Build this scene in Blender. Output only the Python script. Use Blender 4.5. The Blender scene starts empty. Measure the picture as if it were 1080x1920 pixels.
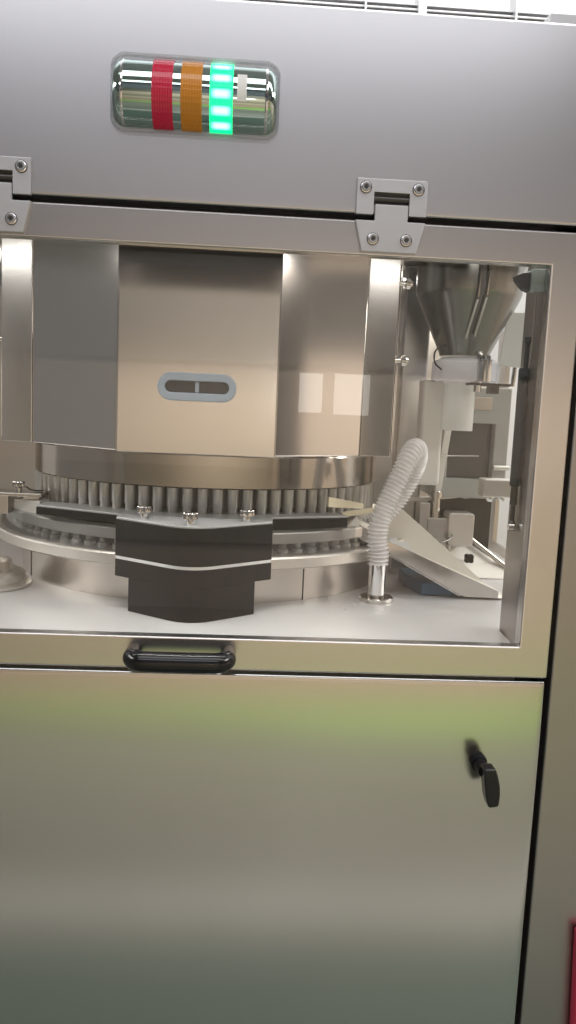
import bpy, bmesh, math, random
from mathutils import Vector, Matrix
random.seed(7)
S = bpy.context.scene
COL = S.collection
R = math.radians
PI = math.pi

# ------------------------------------------------------------------ camera
cam_d = bpy.data.cameras.new('camera')
cam = bpy.data.objects.new('camera', cam_d)
COL.objects.link(cam)
yaw, pitch, roll = R(3.12867), R(-7.42840), R(2.53991)
fw = Vector((math.sin(yaw) * math.cos(pitch), math.cos(yaw) * math.cos(pitch), math.sin(pitch)))
r0 = Vector((math.cos(yaw), -math.sin(yaw), 0))
u0 = r0.cross(fw)
rv = r0 * math.cos(roll) + u0 * math.sin(roll)
uv = -r0 * math.sin(roll) + u0 * math.cos(roll)
M = Matrix((rv, uv, -fw)).transposed().to_4x4()
M.translation = Vector((0, -1.0, 1.35))
cam.matrix_world = M
cam_d.sensor_fit = 'VERTICAL'
cam_d.sensor_height = 36
cam_d.lens = 28.125
cam_d.clip_start = 0.02
cam_d.clip_end = 60
S.camera = cam

# ------------------------------------------------------------------ world, lamps, exposure
W = bpy.data.worlds.new('World')
S.world = W
W.use_nodes = True
bg = W.node_tree.nodes['Background']
bg.inputs[0].default_value = (1.0, 0.96, 0.92, 1)
bg.inputs[1].default_value = 0.2
S.view_settings.view_transform = 'Standard'
S.view_settings.look = 'None'
S.view_settings.exposure = 0
S.view_settings.gamma = 1


def area(name, loc, size, power, color=(1, 1, 1), direction=(0, 0, -1)):
    d = bpy.data.lights.new(name, 'AREA')
    d.shape = 'RECTANGLE'
    d.size, d.size_y = size
    d.energy = power
    d.color = color
    o = bpy.data.objects.new(name, d)
    COL.objects.link(o)
    o.location = loc
    o.rotation_euler = Vector(direction).to_track_quat('-Z', 'Y').to_euler()
    return o


area('ceiling_or_fill_lamp', (0.5, -0.70, 2.74), (3.0, 0.5), 17, (0.97, 0.98, 1.0))
area('ceiling_or_fill_lamp', (-0.2, -1.80, 2.74), (2.6, 0.30), 14, (0.94, 0.95, 1.0))
area('ceiling_or_fill_lamp', (0.8, -3.10, 2.74), (3.6, 0.8), 138, (1.0, 0.95, 0.90))  # added to brighten the far wall and floor that the steel reflects
area('ceiling_or_fill_lamp', (0.4, 0.7, 2.70), (2.5, 0.4), 24, (1, 1, 1))
area('ceiling_or_fill_lamp', (-3.4, 0.1, 2.74), (1.2, 2.4), 110, (1.0, 0.97, 0.93))  # added on the left to throw light onto the deck
area('ceiling_or_fill_lamp', (3.0, 0.3, 2.74), (1.2, 2.4), 125, (1.0, 0.96, 0.91))  # added on the right to throw light onto the deck
# lamps inside the cabinet, under its roof
dl = area('cabinet_or_fill_lamp', (-0.05, 0.06, 1.622), (0.62, 0.025), 0.88, (1.0, 0.97, 0.93))  # added narrow-beam fill that brightens the deck, not the cover
dl.data.spread = R(70)
area('cabinet_or_fill_lamp', (0.345, 0.10, 1.618), (0.12, 0.04), 0.42, (1.0, 0.95, 0.89))
area('cabinet_or_fill_lamp', (-0.55, 0.10, 1.618), (0.16, 0.04), 0.55, (1.0, 0.95, 0.89))
area('cabinet_or_fill_lamp', (0.40, 0.72, 1.62), (0.25, 0.12), 2.4, (1.0, 0.94, 0.87))
# two small lit windows in the far wall, mirrored by the door glass
area('far_window_lamp', (0.395, -4.15, 1.45), (0.15, 0.25), 0.45, (1, 0.97, 0.92), (0, 1, 0))
area('far_window_lamp', (0.66, -4.15, 1.45), (0.23, 0.26), 0.65, (1, 0.97, 0.92), (0, 1, 0))

# ------------------------------------------------------------------ materials


def mat(name, col, metal=0.0, rough=0.5, bump=0.0, bscale=8.0, stretch=(1, 1, 1), rvar=0.0,
        rscale=6.0, cvar=0.0, cscale=4.0, aniso=0.0, emit=None, estr=0.0, spec=0.5, trans=0.0, alpha=1.0,
        grain=0.0, gstretch=(4, 4, 900)):
    m = bpy.data.materials.new(name)
    m.use_nodes = True
    nt = m.node_tree
    N, L = nt.nodes, nt.links
    b = N['Principled BSDF']
    b.inputs['Base Color'].default_value = (*col, 1)
    b.inputs['Metallic'].default_value = metal
    b.inputs['Roughness'].default_value = rough
    b.inputs['Specular IOR Level'].default_value = spec
    b.inputs['Anisotropic'].default_value = aniso
    b.inputs['Transmission Weight'].default_value = trans
    b.inputs['Alpha'].default_value = alpha
    if emit:
        b.inputs['Emission Color'].default_value = (*emit, 1)
        b.inputs['Emission Strength'].default_value = estr
    tc = N.new('ShaderNodeTexCoord')

    def noise(scale, st, det=3.0):
        mp = N.new('ShaderNodeMapping')
        mp.inputs['Scale'].default_value = st
        L.new(tc.outputs['Object'], mp.inputs['Vector'])
        n = N.new('ShaderNodeTexNoise')
        n.inputs['Scale'].default_value = scale
        n.inputs['Detail'].default_value = det
        L.new(mp.outputs[0], n.inputs['Vector'])
        return n
    rough_out = None
    if rvar:
        n = noise(rscale, (1, 1, 1), 1.0)
        mr = N.new('ShaderNodeMapRange')
        mr.clamp = False
        mr.inputs['From Min'].default_value = 0.3
        mr.inputs['From Max'].default_value = 0.7
        mr.inputs['To Min'].default_value = rough - rvar
        mr.inputs['To Max'].default_value = rough + rvar
        L.new(n.outputs['Fac'], mr.inputs['Value'])
        rough_out = mr.outputs[0]
    if grain:
        n = noise(1.0, gstretch, 2.0)
        ma = N.new('ShaderNodeMath')
        ma.operation = 'MULTIPLY_ADD'
        ma.inputs[1].default_value = grain
        if rough_out:
            L.new(rough_out, ma.inputs[2])
        else:
            ma.inputs[2].default_value = rough - grain / 2
        L.new(n.outputs['Fac'], ma.inputs[0])
        rough_out = ma.outputs[0]
    if rough_out:
        L.new(rough_out, b.inputs['Roughness'])
    if cvar:
        n = noise(cscale, stretch)
        mx = N.new('ShaderNodeMix')
        mx.data_type = 'RGBA'
        mx.inputs[6].default_value = (*[c * (1 - cvar) for c in col], 1)
        mx.inputs[7].default_value = (*[min(1, c * (1 + cvar)) for c in col], 1)
        L.new(n.outputs['Fac'], mx.inputs[0])
        L.new(mx.outputs[2], b.inputs['Base Color'])
    if bump:
        n = noise(bscale, stretch, 0.5)
        bp = N.new('ShaderNodeBump')
        bp.inputs['Strength'].default_value = bump
        bp.inputs['Distance'].default_value = 0.01
        L.new(n.outputs['Fac'], bp.inputs['Height'])
        L.new(bp.outputs[0], b.inputs['Normal'])
    return m


def clear_mat(name, tint=(1, 1, 1), haze=0.0, ior=1.45, rough=0.01, hcol=(0.8, 0.8, 0.8)):
    """thin clear sheet: see-through with a fresnel reflection, optional milky part"""
    m = bpy.data.materials.new(name)
    m.use_nodes = True
    nt = m.node_tree
    N, L = nt.nodes, nt.links
    N.remove(N['Principled BSDF'])
    out = N['Material Output']
    t = N.new('ShaderNodeBsdfTransparent')
    t.inputs[0].default_value = (*tint, 1)
    g = N.new('ShaderNodeBsdfGlossy')
    g.inputs['Roughness'].default_value = rough
    fr = N.new('ShaderNodeFresnel')
    ge = N.new('ShaderNodeNewGeometry')
    mi = N.new('ShaderNodeMapRange')
    mi.inputs['To Min'].default_value = ior
    mi.inputs['To Max'].default_value = 1.0 / ior
    L.new(ge.outputs['Backfacing'], mi.inputs['Value'])
    L.new(mi.outputs[0], fr.inputs[0])
    base = t.outputs[0]
    if haze:
        d = N.new('ShaderNodeBsdfDiffuse')
        d.inputs[0].default_value = (*hcol, 1)
        tl = N.new('ShaderNodeBsdfTranslucent')
        tl.inputs[0].default_value = (*hcol, 1)
        dm = N.new('ShaderNodeMixShader')
        dm.inputs[0].default_value = 0.4
        L.new(d.outputs[0], dm.inputs[1])
        L.new(tl.outputs[0], dm.inputs[2])
        m2 = N.new('ShaderNodeMixShader')
        m2.inputs[0].default_value = haze
        L.new(t.outputs[0], m2.inputs[1])
        L.new(dm.outputs[0], m2.inputs[2])
        base = m2.outputs[0]
    mx = N.new('ShaderNodeMixShader')
    L.new(fr.outputs[0], mx.inputs[0])
    L.new(base, mx.inputs[1])
    L.new(g.outputs[0], mx.inputs[2])
    L.new(mx.outputs[0], out.inputs['Surface'])
    return m


STEEL = (0.60, 0.585, 0.57)
m_panel = mat('brushed_panel_steel', (0.62, 0.61, 0.62), 1, 0.30, cvar=0.02, cscale=3)
m_door = mat('brushed_door_steel', (0.62, 0.615, 0.585), 1, 0.185, cvar=0.03, cscale=2)
m_frame = mat('brushed_frame_steel', (0.62, 0.60, 0.585), 1, 0.26, cvar=0.02, cscale=3)
m_pillar = mat('dull_pillar_steel', (0.405, 0.385, 0.375), 1, 0.36, cvar=0.03)
m_cover = mat('satin_cover_steel', (0.66, 0.625, 0.60), 1, 0.15, cvar=0.02, cscale=3)
m_wallin = mat('inner_wall_steel', (0.62, 0.58, 0.54), 1, 0.30, cvar=0.04)
m_polish = mat('polished_steel', (0.66, 0.63, 0.60), 1, 0.12, bump=0.01, bscale=12, rvar=0.03)
m_ring = mat('turned_ring_steel', (0.47, 0.43, 0.39), 1, 0.13, bump=0.01, bscale=9, rvar=0.05)
m_punch = mat('ground_punch_steel', (0.47, 0.45, 0.42), 0.85, 0.45, rvar=0.05, rscale=40)
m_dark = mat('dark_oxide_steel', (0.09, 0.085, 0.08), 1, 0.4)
m_drum = mat('drum_steel', (0.60, 0.55, 0.50), 1, 0.33, rvar=0.04)
m_flange = mat('pale_flange_steel', (0.74, 0.70, 0.65), 1, 0.42, rvar=0.05)
m_deck = mat('bead_blasted_deck_steel', (0.72, 0.70, 0.69), 0.45, 0.40, bump=0.02, bscale=60, rvar=0.06, cvar=0.05, cscale=7)
m_chrome = mat('chrome', (0.82, 0.82, 0.82), 1, 0.07)
m_lampbody = mat('floor_reflection_chrome', (0.48, 0.60, 0.565), 1, 0.06)  # green of the reflected floor is put into the chrome's colour
m_hinge = mat('cast_hinge_alloy', (0.56, 0.56, 0.58), 0.75, 0.45, bump=0.02, bscale=120)
m_screw = mat('screw_steel', (0.68, 0.68, 0.68), 1, 0.25)
m_black = mat('black_anodised', (0.006, 0.006, 0.008), 0.0, 0.45, bump=0.01, bscale=200, rvar=0.04, spec=0.12)
m_blackgl = mat('black_gloss_plastic', (0.008, 0.008, 0.009), 0.0, 0.16, rvar=0.03)
m_rubber = mat('black_rubber', (0.012, 0.012, 0.013), 0, 0.6)
m_strut = mat('strut_black', (0.012, 0.018, 0.024), 0, 0.5, spec=0.3)
m_inpillar = mat('brown_grey_pillar_steel', (0.40, 0.37, 0.35), 1, 0.36, rvar=0.03)
m_topplate = mat('satin_plate_steel', (0.50, 0.50, 0.51), 0.5, 0.42, rvar=0.04)
m_white = mat('white_plastic', (0.78, 0.75, 0.70), 0, 0.4, cvar=0.03)
m_cream = mat('cream_plastic', (0.74, 0.66, 0.48), 0, 0.45, cvar=0.05)
m_grey = mat('grey_housing_paint', (0.42, 0.42, 0.40), 0.2, 0.4, cvar=0.04)
m_window = mat('smoked_window', (0.09, 0.09, 0.085), 0, 0.2)
m_teal = mat('grey_green_plastic', (0.30, 0.36, 0.35), 0, 0.45)
m_blue = mat('dark_blue_plastic', (0.015, 0.085, 0.16), 0, 0.4)
m_red = mat('red_paint', (0.42, 0.02, 0.06), 0, 0.45, cvar=0.06)
m_chute = mat('chute_sheet_steel', (0.82, 0.78, 0.71), 0.35, 0.4, rvar=0.05)
m_hopper = mat('hopper_polished_steel', (0.27, 0.265, 0.25), 1, 0.24, rvar=0.03)
m_red_l = mat('red_lens', (0.50, 0.015, 0.05), 0, 0.22, emit=(0.5, 0.01, 0.05), estr=0.10)  # faint glow added although this lens is off
m_amb_l = mat('amber_lens', (0.52, 0.20, 0.015), 0, 0.22, emit=(0.5, 0.2, 0.02), estr=0.10)  # slight emission added, the amber lens itself is off
m_seam = mat('bright_seam_metal', (0.80, 0.80, 0.80), 0.5, 0.35)
m_bezel = mat('pale_blue_plastic', (0.36, 0.42, 0.50), 0, 0.2)
m_slot = mat('dark_slot', (0.03, 0.03, 0.032), 0, 0.3)
m_paper = mat('white_sticker', (0.8, 0.8, 0.78), 0, 0.5)
m_ink = mat('dark_print', (0.04, 0.04, 0.05), 0, 0.6)
m_speck = mat('pale_powder', (0.55, 0.52, 0.48), 0, 0.8)
m_floor = mat('green_epoxy_floor', (0.165, 0.165, 0.14), 0, 0.3, bump=0.01, bscale=3, cvar=0.45, cscale=1.0, stretch=(0.35, 3.2, 1))
m_band = mat('pale_band_paint', (0.36, 0.35, 0.33), 0, 0.4, cvar=0.2)
m_darkfloor = mat('green_grey_floor_tone', (0.085, 0.115, 0.095), 0, 0.6, cvar=0.1)
m_border = mat('tan_strip_paint', (0.33, 0.25, 0.18), 0, 0.4, cvar=0.2)
m_walk = mat('green_walkway_paint', (0.20, 0.32, 0.10), 0, 0.35, cvar=0.45, cscale=1.0, stretch=(0.7, 1.6, 1))
m_wall3 = mat('dimmed_right_wall_tone', (0.085, 0.075, 0.068), 0, 0.7, cvar=0.05)
m_toneband = mat('tan_tone_band_paint', (0.40, 0.34, 0.26), 0, 0.7, cvar=0.05)
m_wall2 = mat('dimmed_wall_tone', (0.23, 0.205, 0.185), 0, 0.7, cvar=0.05)
m_upwall = mat('grey_blocker_paint', (0.17, 0.17, 0.19), 0, 0.7, cvar=0.05)
m_farwall = mat('cream_wall_paint', (0.66, 0.545, 0.45), 0, 0.7, cvar=0.05)
m_ceil = mat('white_ceiling_paint', (0.42, 0.42, 0.45), 0, 0.7)
m_pane = mat('white_partition_pane', (0.85, 0.85, 0.86), 0, 0.3)
m_bar = mat('aluminium_bar', (0.55, 0.55, 0.56), 0.8, 0.4)
m_glass = clear_mat('door_glass', (0.97, 0.98, 0.975), haze=0.006, ior=1.45)
m_acryl = clear_mat('clear_acrylic', (0.82, 0.83, 0.84), haze=0.04)
m_hose = clear_mat('milky_hose', (0.92, 0.91, 0.92), haze=0.86, hcol=(0.95, 0.93, 0.925), rough=0.15)
m_frost = clear_mat('frosted_sleeve', (0.9, 0.9, 0.9), haze=0.7, hcol=(0.85, 0.85, 0.82), rough=0.2)
m_collar = clear_mat('clear_collar', (0.86, 0.87, 0.9), haze=0.35, hcol=(0.7, 0.7, 0.74), rough=0.06)
m_lip = clear_mat('clear_lip', (0.88, 0.89, 0.9), haze=0.15)


def green_lens_material():
    m = bpy.data.materials.new('lit_green_lens')
    m.use_nodes = True
    nt = m.node_tree
    N, L = nt.nodes, nt.links
    b = N['Principled BSDF']
    b.inputs['Base Color'].default_value = (0.01, 0.45, 0.14, 1)
    b.inputs['Roughness'].default_value = 0.25
    tc = N.new('ShaderNodeTexCoord')
    sx = N.new('ShaderNodeSeparateXYZ')
    L.new(tc.outputs['Object'], sx.inputs[0])
    at = N.new('ShaderNodeMath')
    at.operation = 'ARCTAN2'
    L.new(sx.outputs['Z'], at.inputs[0])
    L.new(sx.outputs['Y'], at.inputs[1])
    mu = N.new('ShaderNodeMath')
    mu.operation = 'MULTIPLY'
    mu.inputs[1].default_value = 14.0
    L.new(at.outputs[0], mu.inputs[0])
    si = N.new('ShaderNodeMath')
    si.operation = 'SINE'
    L.new(mu.outputs[0], si.inputs[0])
    # distance from the lamp's mid line, so the diodes read as short bars
    ab = N.new('ShaderNodeMath')
    ab.operation = 'ABSOLUTE'
    L.new(sx.outputs['X'], ab.inputs[0])
    fx = N.new('ShaderNodeMapRange')
    fx.inputs['From Min'].default_value = 0.006
    fx.inputs['From Max'].default_value = 0.0125
    fx.inputs['To Min'].default_value = 1.0
    fx.inputs['To Max'].default_value = 0.0
    L.new(ab.outputs[0], fx.inputs['Value'])
    sm = N.new('ShaderNodeMapRange')
    sm.inputs['From Min'].default_value = -0.5
    sm.inputs['From Max'].default_value = 0.9
    L.new(si.outputs[0], sm.inputs['Value'])
    pr = N.new('ShaderNodeMath')
    pr.operation = 'MULTIPLY'
    L.new(fx.outputs[0], pr.inputs[0])
    L.new(sm.outputs[0], pr.inputs[1])
    mx = N.new('ShaderNodeMix')
    mx.data_type = 'RGBA'
    mx.inputs[6].default_value = (0.0, 0.62, 0.20, 1)
    mx.inputs[7].default_value = (0.45, 1.5, 1.0, 1)
    L.new(pr.outputs[0], mx.inputs[0])
    L.new(mx.outputs[2], b.inputs['Emission Color'])
    b.inputs['Emission Strength'].default_value = 2.1
    return m


m_green_l = green_lens_material()

# ------------------------------------------------------------------ mesh helpers


def new():
    return bmesh.new()


def add_prism(bm, pts, a, b, axis='z'):
    """polygon pts extruded from a to b along an axis (pts are the other two coordinates in order)"""
    def mk(p, h):
        if axis == 'z':
            return (p[0], p[1], h)
        if axis == 'y':
            return (p[0], h, p[1])
        return (h, p[0], p[1])
    lo = [bm.verts.new(mk(p, a)) for p in pts]
    hi = [bm.verts.new(mk(p, b)) for p in pts]
    n = len(pts)
    fs = [bm.faces.new(lo[::-1]), bm.faces.new(hi)]
    for i in range(n):
        fs.append(bm.faces.new((lo[i], lo[(i + 1) % n], hi[(i + 1) % n], hi[i])))
    return fs


def add_box(bm, x0, x1, y0, y1, z0, z1):
    return add_prism(bm, [(x0, y0), (x1, y0), (x1, y1), (x0, y1)], z0, z1)


def add_lathe(bm, prof, seg=32, c=(0, 0, 0), axis='z', a0=0.0, a1=2 * PI, teeth=0, depth=0.0):
    """prof: list of (r, h). teeth/depth scallop the radius"""
    full = abs(a1 - a0 - 2 * PI) < 1e-6
    n = seg if full else seg + 1
    rings = []
    for r, h in prof:
        row = []
        for k in range(n):
            t = a0 + (a1 - a0) * k / seg
            rr = r
            if teeth and r > 1e-6:
                rr = r - depth * (0.5 + 0.5 * math.cos(teeth * t))
            x, y = rr * math.cos(t), rr * math.sin(t)
            if axis == 'z':
                p = (c[0] + x, c[1] + y, c[2] + h)
            elif axis == 'x':
                p = (c[0] + h, c[1] + x, c[2] + y)
            else:
                p = (c[0] + x, c[1] + h, c[2] + y)
            row.append(bm.verts.new(p))
        rings.append(row)
    for i in range(len(rings) - 1):
        for k in range(n if full else n - 1):
            k2 = (k + 1) % n
            bm.faces.new((rings[i][k], rings[i][k2], rings[i + 1][k2], rings[i + 1][k]))
    if full:
        if prof[0][0] > 1e-6:
            bm.faces.new(rings[0][::-1])
        if prof[-1][0] > 1e-6:
            bm.faces.new(rings[-1])


def spline(pts, n):
    out = []
    P = [Vector(p) for p in pts]
    P = [P[0] * 2 - P[1]] + P + [P[-1] * 2 - P[-2]]
    m = len(P) - 3
    for i in range(m):
        for k in range(n):
            t = k / n
            a, b, c, d = P[i:i + 4]
            out.append(0.5 * ((2 * b) + (c - a) * t + (2 * a - 5 * b + 4 * c - d) * t * t + (3 * b - a - 3 * c + d) * t ** 3))
    out.append(P[-2])
    return out


def add_tube(bm, path, r, seg=10, caps=True):
    """r: radius or function of (index, length so far)"""
    P = [Vector(p) for p in path]
    up = Vector((0.13, 0.97, 0.21)).normalized()
    rows, s = [], 0.0
    for i, p in enumerate(P):
        if i:
            s += (p - P[i - 1]).length
        t = (P[min(i + 1, len(P) - 1)] - P[max(i - 1, 0)]).normalized()
        a = up - t * up.dot(t)
        if a.length < 1e-4:
            a = t.orthogonal()
        a.normalize()
        up = a
        b = t.cross(a)
        rr = r(i, s) if callable(r) else r
        rows.append([bm.verts.new(p + a * rr * math.cos(2 * PI * k / seg) + b * rr * math.sin(2 * PI * k / seg)) for k in range(seg)])
    for i in range(len(rows) - 1):
        for k in range(seg):
            bm.faces.new((rows[i][k], rows[i][(k + 1) % seg], rows[i + 1][(k + 1) % seg], rows[i + 1][k]))
    if caps:
        bm.faces.new(rows[0][::-1])
        bm.faces.new(rows[-1])


def rrect(x0, x1, z0, z1, r, n=6):
    out = []
    for cx, cz, a in ((x1 - r, z1 - r, 0), (x0 + r, z1 - r, 90), (x0 + r, z0 + r, 180), (x1 - r, z0 + r, 270)):
        for k in range(n + 1):
            t = R(a + 90 * k / n)
            out.append((cx + r * math.cos(t), cz + r * math.sin(t)))
    return out


def add_ring_plate(bm, outer, inner, a, b, axis='y'):
    """plate with a hole; outer and inner have the same count"""
    def mk(p, h):
        return (p[0], h, p[1]) if axis == 'y' else (p[0], p[1], h)
    vs = [[bm.verts.new(mk(p, h)) for p in pts] for pts in (outer, inner) for h in (a, b)]
    n = len(outer)
    oa, ob, ia, ib = vs
    for i in range(n):
        j = (i + 1) % n
        bm.faces.new((oa[i], oa[j], ia[j], ia[i]))
        bm.faces.new((ob[j], ob[i], ib[i], ib[j]))
        bm.faces.new((oa[j], oa[i], ob[i], ob[j]))
        bm.faces.new((ia[i], ia[j], ib[j], ib[i]))


def bevel(bm, w, seg=2, angle=30):
    es = [e for e in bm.edges if len(e.link_faces) == 2 and e.calc_face_angle(0) > R(angle)]
    if es:
        bmesh.ops.bevel(bm, geom=es, offset=w, segments=seg, affect='EDGES', profile=0.5, clamp_overlap=True)


ROOTLOC = {}


def obj(name, bm, m, parent=None, bv=0.0, seg=2, label=None, smooth=None, origin=None):
    """link a bmesh (built in world coordinates) as one mesh object"""
    if smooth is None:
        smooth = 13 if bv else 35      # bevelled sheet metal keeps flat faces
    bmesh.ops.recalc_face_normals(bm, faces=bm.faces)
    if bv:
        bevel(bm, bv, seg)
    base = Vector(origin) if origin else (ROOTLOC[parent.name] if parent else Vector((0, 0, 0)))
    for v in bm.verts:
        v.co -= base
    me = bpy.data.meshes.new(name)
    bm.to_mesh(me)
    bm.free()
    me.polygons.foreach_set('use_smooth', [True] * len(me.polygons))
    me.set_sharp_from_angle(angle=R(smooth))
    me.materials.append(m)
    o = bpy.data.objects.new(name, me)
    COL.objects.link(o)
    if parent:
        o.parent = parent
        o.location = base - ROOTLOC[parent.name]
    else:
        o.location = base
    ROOTLOC[o.name] = base
    if label:
        o['label'] = label
    return o


def thing(name, label, cat, loc, group=None):
    o = bpy.data.objects.new(name, None)
    COL.objects.link(o)
    o.empty_display_size = 0.02
    o.location = loc
    ROOTLOC[o.name] = Vector(loc)
    o['label'] = label
    o['category'] = cat
    if group:
        o['group'] = group
    return o


def tag(o, label, cat, group=None):
    o['label'] = label
    o['category'] = cat
    if group:
        o['group'] = group
    return o


def struct(o):
    o['kind'] = 'structure'
    return o


def twin(o, parent, delta):
    """copy of a part (and its own children) moved by delta, sharing mesh data"""
    c = o.copy()
    COL.objects.link(c)
    c.parent = parent
    c.location = o.location + Vector(delta)
    ROOTLOC[c.name] = ROOTLOC[o.name] + Vector(delta)
    for ch in list(o.children):
        d = ch.copy()
        COL.objects.link(d)
        d.parent = c
    return c


# ------------------------------------------------------------------ the setting (floor, wall and ceiling seen in the steel)
bm = new(); add_box(bm, -6, 6, -4.2, 6, -0.1, 0)
struct(obj('floor', bm, m_floor))
bm = new(); add_box(bm, -6, 6, -4.3, -4.2, -0.1, 2.8)
struct(obj('wall', bm, m_farwall))
bm = new(); add_box(bm, -6, 6, -2.45, -2.30, 1.97, 2.8)
struct(obj('reflection_blocker', bm, m_upwall))  # unseen slab added to hide the rear lamp from the upper panel
bm = new(); add_prism(bm, [(-2.2, -2.90), (6, -3.25), (6, -2.05), (0.5, -2.25), (-2.2, -2.60)], 0, 0.004)
struct(obj('walkway', bm, m_walk))
bm = new(); add_prism(bm, [(-6, -4.17), (4.39, -4.17), (4.39, -3.22), (-2.2, -2.93), (-6, -2.8)], 0, 0.003)
struct(obj('tan_reflection_strip', bm, m_border))  # unseen strip added to warm the lower door's reflection
bm = new(); add_prism(bm, [(-3, -1.06), (6, -1.16), (6, -1.00), (-3, -0.90)], 0, 0.004)
struct(obj('reflected_band_strip', bm, m_band))  # unseen pale strip added to put a light band in the door's reflection
bm = new(); add_box(bm, -1.4, 1.2, -0.84, -0.12, 0, 0.012)
struct(obj('dark_floor_sheet', bm, m_darkfloor))  # unseen dark sheet added to darken the lower door's reflection
bm = new(); add_box(bm, -6, 6, -4.2, -4.18, 0.45, 0.95)
struct(obj('wall_tone_band', bm, m_toneband))  # unseen darker band added to dim the door stile's reflection
bm = new(); add_box(bm, -6, 6, -4.2, -4.17, 1.62, 2.8)
struct(obj('wall_upper', bm, m_wall2))  # upper wall coloured darker so the cover and rail reflect it dimmer
bm = new(); add_box(bm, 4.4, 4.5, -4.17, 6, 0, 1.70)
struct(obj('wall_right', bm, m_farwall))
bm = new(); add_box(bm, 4.4, 4.5, -4.17, 6, 1.7002, 2.8)
struct(obj('wall_right_upper', bm, m_wall3))  # coloured darker still to dim its reflection in the cover
bm = new(); add_box(bm, -6, 6, -4.3, 6, 2.8, 2.9)
struct(obj('ceiling', bm, m_ceil))

# ------------------------------------------------------------------ cabinet
XL, XR = -0.82, 0.4065
cab = thing('tablet_press_cabinet', 'large brushed stainless steel machine cabinet with a glazed door above a plain lower door', 'machine cabinet', (-0.2, 0.45, 0))
bm = new(); add_box(bm, XL, XR, 0, 0.03, 1.5865, 1.817)
obj('upper_panel', bm, m_panel, cab, 0.003, 3)
bm = new(); add_box(bm, XL, 0.56, 0.031, 0.95, 1.63, 1.8165)
obj('top_housing', bm, m_panel, cab, 0.002)
bm = new(); add_box(bm, 0.4125, 0.58, 0.0, 0.05, 0.05, 1.8168)
obj('side_pillar', bm, m_pillar, cab, 0.003, 3)
bm = new(); add_box(bm, XL, 0.58, 0.95, 0.96, 0.05, 1.8165)
obj('rear_wall', bm, m_wallin, cab)
for x in (XL - 0.01, 0.60):
    bm = new(); add_box(bm, x, x + 0.01, 0.06, 0.95, 0.05, 1.05)
    obj('side_wall', bm, m_wallin, cab)
    bm = new(); add_box(bm, x, x + 0.01, 0.88, 0.95, 1.0502, 1.629)
    obj('corner_post', bm, m_wallin, cab)
bm = new(); add_prism(bm, [(0.3735, 0.024), (0.391, 0.16), (0.42, 0.16), (0.42, 0.051), (0.406, 0.051), (0.406, 0.024)], 1.026, 1.629)
obj('inner_pillar', bm, m_inpillar, cab, 0.0015)
# deck: main plate, with a plate 5 mm lower to the right of the joint
bm = new(); add_prism(bm, [(XL, 0.024), (0.3725, 0.024), (0.383, 0.085), (0.389, 0.205), (0.240, 0.36), (0.22, 0.95), (XL, 0.95)], 1.0, 1.035)
obj('deck_plate', bm, m_deck, cab, 0.0012)
bm = new(); add_prism(bm, [(0.385, 0.085), (0.3915, 0.207), (0.2425, 0.361), (0.2225, 0.95), (0.60, 0.95), (0.60, 0.05)], 1.0, 1.0305)
obj('gutter_plate', bm, m_deck, cab, 0.0012)
bm = new(); add_box(bm, XL, 0.41, 0.026, 0.03, 0.05, 1.0)
add_box(bm, 0.405, 0.414, 0.027, 0.05, 0.05, 1.8165)
obj('gap_shade_backing', bm, m_rubber, cab)  # dark strips set behind the gaps in place of their shade
bm = new(); add_box(bm, XL, 0.42, 0.024, 0.031, 1.572, 1.63)
obj('gap_shade_backing', bm, m_rubber, cab)  # dark strip standing in for shade in the gap above the door
bm = new(); add_box(bm, XL, 0.58, 0.06, 0.95, 0, 0.05)
obj('plinth', bm, m_pillar, cab)

# lower door
bm = new()
DX0, DX1, DZ0, DZ1 = XL, XR - 0.001, 0.08, 1.0055


def steps(a, b):
    e = [0, 0.0003, 0.0008, 0.0016, 0.003, 0.008, 0.016, 0.026, 0.038, 0.052, 0.068, 0.086, 0.106, 0.13]
    mid = [a + 0.13 + (b - a - 0.26) * k / 14 for k in range(1, 14)]
    return [a + t for t in e] + mid + [b - t for t in e[::-1]]


def dent(x, z):
    # pressed sheet: a soft fall towards the edges, then a small rounded rim
    y = 0.0
    for dd, amp, wid in ((DZ1 - z, 0.0016, 0.095), (DX1 - x, 0.0010, 0.06)):
        y += amp * max(0.0, 1 - dd / wid) ** 2
        t = max(0.0, 1 - dd / 0.003)
        y += 0.003 * (1 - math.sqrt(max(0.0, 1 - t * t)))
    return y + 0.00035 * math.sin(5.1 * z + 1.3 * x) + 0.00025 * math.sin(11 * z - 3 * x + 1)


xs, zs = steps(DX0, DX1), steps(DZ0, DZ1)
gv = [[bm.verts.new((x, dent(x, z), z)) for x in xs] for z in zs]
for a in range(len(zs) - 1):
    for b in range(len(xs) - 1):
        bm.faces.new((gv[a][b], gv[a][b + 1], gv[a + 1][b + 1], gv[a + 1][b]))
rimv = gv[0][:] + [r[-1] for r in gv[1:]] + gv[-1][-2::-1] + [r[0] for r in gv[-2:0:-1]]
back = [bm.verts.new((v.co.x, 0.024, v.co.z)) for v in rimv]
for k in range(len(rimv)):
    k2 = (k + 1) % len(rimv)
    bm.faces.new((rimv[k], back[k], back[k2], rimv[k2]))
bm.faces.new(back)
ld = obj('lower_door', bm, m_door, cab, smooth=60)
bm = new(); add_lathe(bm, [(0.0, -0.010), (0.009, -0.010), (0.011, -0.008), (0.0115, 0.0)], 24, (0.322, 0.0, 0.8955), 'y')
obj('lock_collar', bm, m_black, ld)
bm = new(); add_lathe(bm, [(0.0, -0.034), (0.0085, -0.034), (0.0085, -0.012), (0.0085, -0.009)], 20, (0.322, 0.0, 0.8955), 'y')
obj('lock_stem', bm, m_black, ld)
bm = new()
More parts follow.
